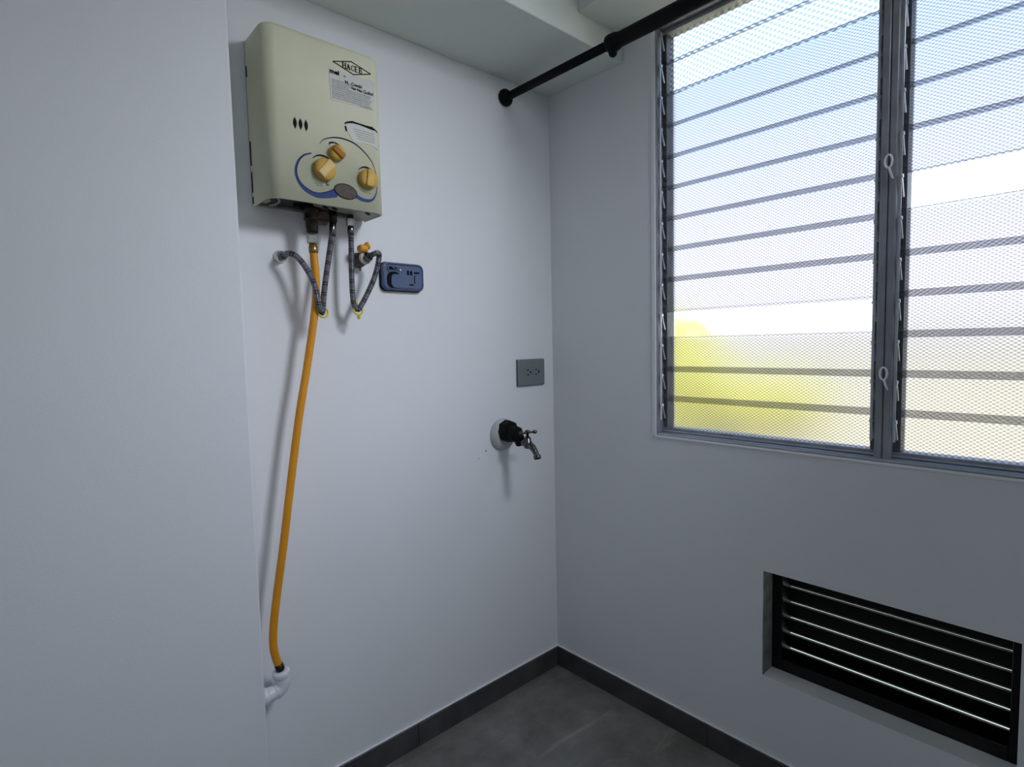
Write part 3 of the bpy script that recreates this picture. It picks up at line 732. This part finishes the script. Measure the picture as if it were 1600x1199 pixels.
# ------------------------------------------------------------------ tap
TX, TZ = -.266, .945
tp_ = thing('tap', (TX, -.08, TZ), 'tarnished hose tap on black fittings sticking out of the wall below the socket', 'tap')
obj('escutcheon', LA((-.268, 0, .962), (0, -1, 0), [(0, .058), (.004, .058), (.012, .054), (.020, .046), (.024, .040)], 36), DUST, tp_, label='white plaster-stained wall flange')
obj('adapter', LA((-.268, -.014, .976), (.02, -1, .03), [(0, .036), (.004, .0400), (.030, .0385), (.036, .034)], 8, smooth=False), BLACKR, tp_, label='black pipe adapter')
obj('adapter', LA((-.267, -.048, .970), (.02, -1, .01), [(0, .031), (.028, .0285), (.036, .024)], 8, smooth=False), BLACKR, tp_)
obj('inlet_nut', LA((-.265, -.080, .950), (0, -1, -.08), [(0, .021), (.004, .022), (.014, .022), (.018, .015)], 6, smooth=False), BLACKR, tp_)
tb = bmesh.new()
tube(tb, spline([(-.2645, -.090, .947), (-.2635, -.110, .943), (-.263, -.128, .940), (-.262, -.146, .932), (-.2615, -.160, .917), (-.2610, -.166, .905)], 5), [.0105]*3+[.0125]*6+[.0130]*4+[.0120]*4+[.0105]*4+[.0095]*5, 16)
lathe(tb, (-.263, -.125, .936), (0, 0, 1), [(-.010, .011), (0, .0155), (.012, .0155), (.014, .0125), (.024, .0125), (.026, .0095), (.031, .0085)], 16)
obj('tap_body', tb, CHROME, tp_)
obj('spout_nozzle', LA((-.261, -.1665, .908), (.02, -.25, -1), [(0, .0105), (.003, .0125), (.014, .0125), (.015, .0105)], 18), CHROME, tp_)
hb = LA((-.263, -.125, .964), (0, 0, 1), [(0, .0045), (.012, .0045), (.013, .0085), (.022, .0090), (.025, .006)], 14)
obj('tap_stem', hb, CHROME, tp_)
tbar = C((-.292, -.125, .9815), (-.228, -.125, .9785), .0038, 12)
for x, z in ((-.293, .9815), (-.227, .9785)):
    lathe(tbar, (x-.007, -.125, z), (1, 0, 0), [(0, .002), (.002, .0060), (.007, .0072), (.012, .0060), (.014, .002)], 14)
obj('tap_handle', tbar, CHROME, tp_)

# small chips in the plaster
ch = bmesh.new()
for x, z, rr in ((-.346, .913, .0045), (-.379, .891, .0028)):
    prism(ch, ell(x, z, rr, rr*.55, 7, .8), -.0006, .001)
obj('chip_mark', ch, REVEAL, bpy.data.objects['wall_back'])

# ------------------------------------------------------------------ outside
GROUND = mat('pale_dry_ground', (.55, .48, .35), .9, col2=(.50, .45, .27), vscale=.35, bump=.2, bscale=8)
LEAF = mat('yellow_green_leaves', (.80, .77, .27), .6, col2=(.70, .71, .20), vscale=2.5)
BARK = mat('grey_bark', (.16, .12, .09), .9, bump=.6, bscale=20, var=.3, vscale=9)
struct(obj('ground', B((.2, -40, -.6), (60, 60, -.45)), GROUND))
def shrub(x, y, h, rx, label):
    t = thing('shrub', (x, y, -.45), label, 'tree')
    br_ = bmesh.new()
    for k in range(5):
        a = 2*PI*k/5+.4
        tube(br_, spline([(x, y, -.45), (x+.18*rx*math.cos(a), y+.18*rx*math.sin(a), -.45+h*.35), (x+.5*rx*math.cos(a), y+.5*rx*math.sin(a), -.45+h*.7)], 4), .045, 7)
    obj('stem', br_, BARK, t)
    lf = bmesh.new()
    for k in range(1500):
        while True:
            v = Vector((random.uniform(-1, 1), random.uniform(-1, 1), random.uniform(-1, 1)))
            if .35 < v.length < 1: break
        c = Vector((x+v.x*rx, y+v.y*rx, -.45+h*.56+v.z*h*.46))
        n = Vector((random.uniform(-1, 1), random.uniform(-1, 1), random.uniform(-1, 1))).normalized()
        ax, ay, _ = frame_of(n); s = random.uniform(.10, .19)
        q = [c+ax*s, c+ay*s*.45+n*.02, c-ax*s, c-ay*s*.45+n*.02]
        lf.faces.new([lf.verts.new(p) for p in q])
    me = bpy.data.meshes.new('foliage'); lf.to_mesh(me); lf.free(); me.materials.append(LEAF)
    o = bpy.data.objects.new('foliage', me); COL.objects.link(o); o.parent = t; o.location = -t.location; o['kind'] = 'stuff'
shrub(5.2, 3.35, 2.25, 1.35, 'tall yellow-green shrub outside behind the left edge of the louvre window')
shrub(8.9, 3.3, 1.05, 1.3, 'low yellow-green shrub outside behind the lower middle of the window')
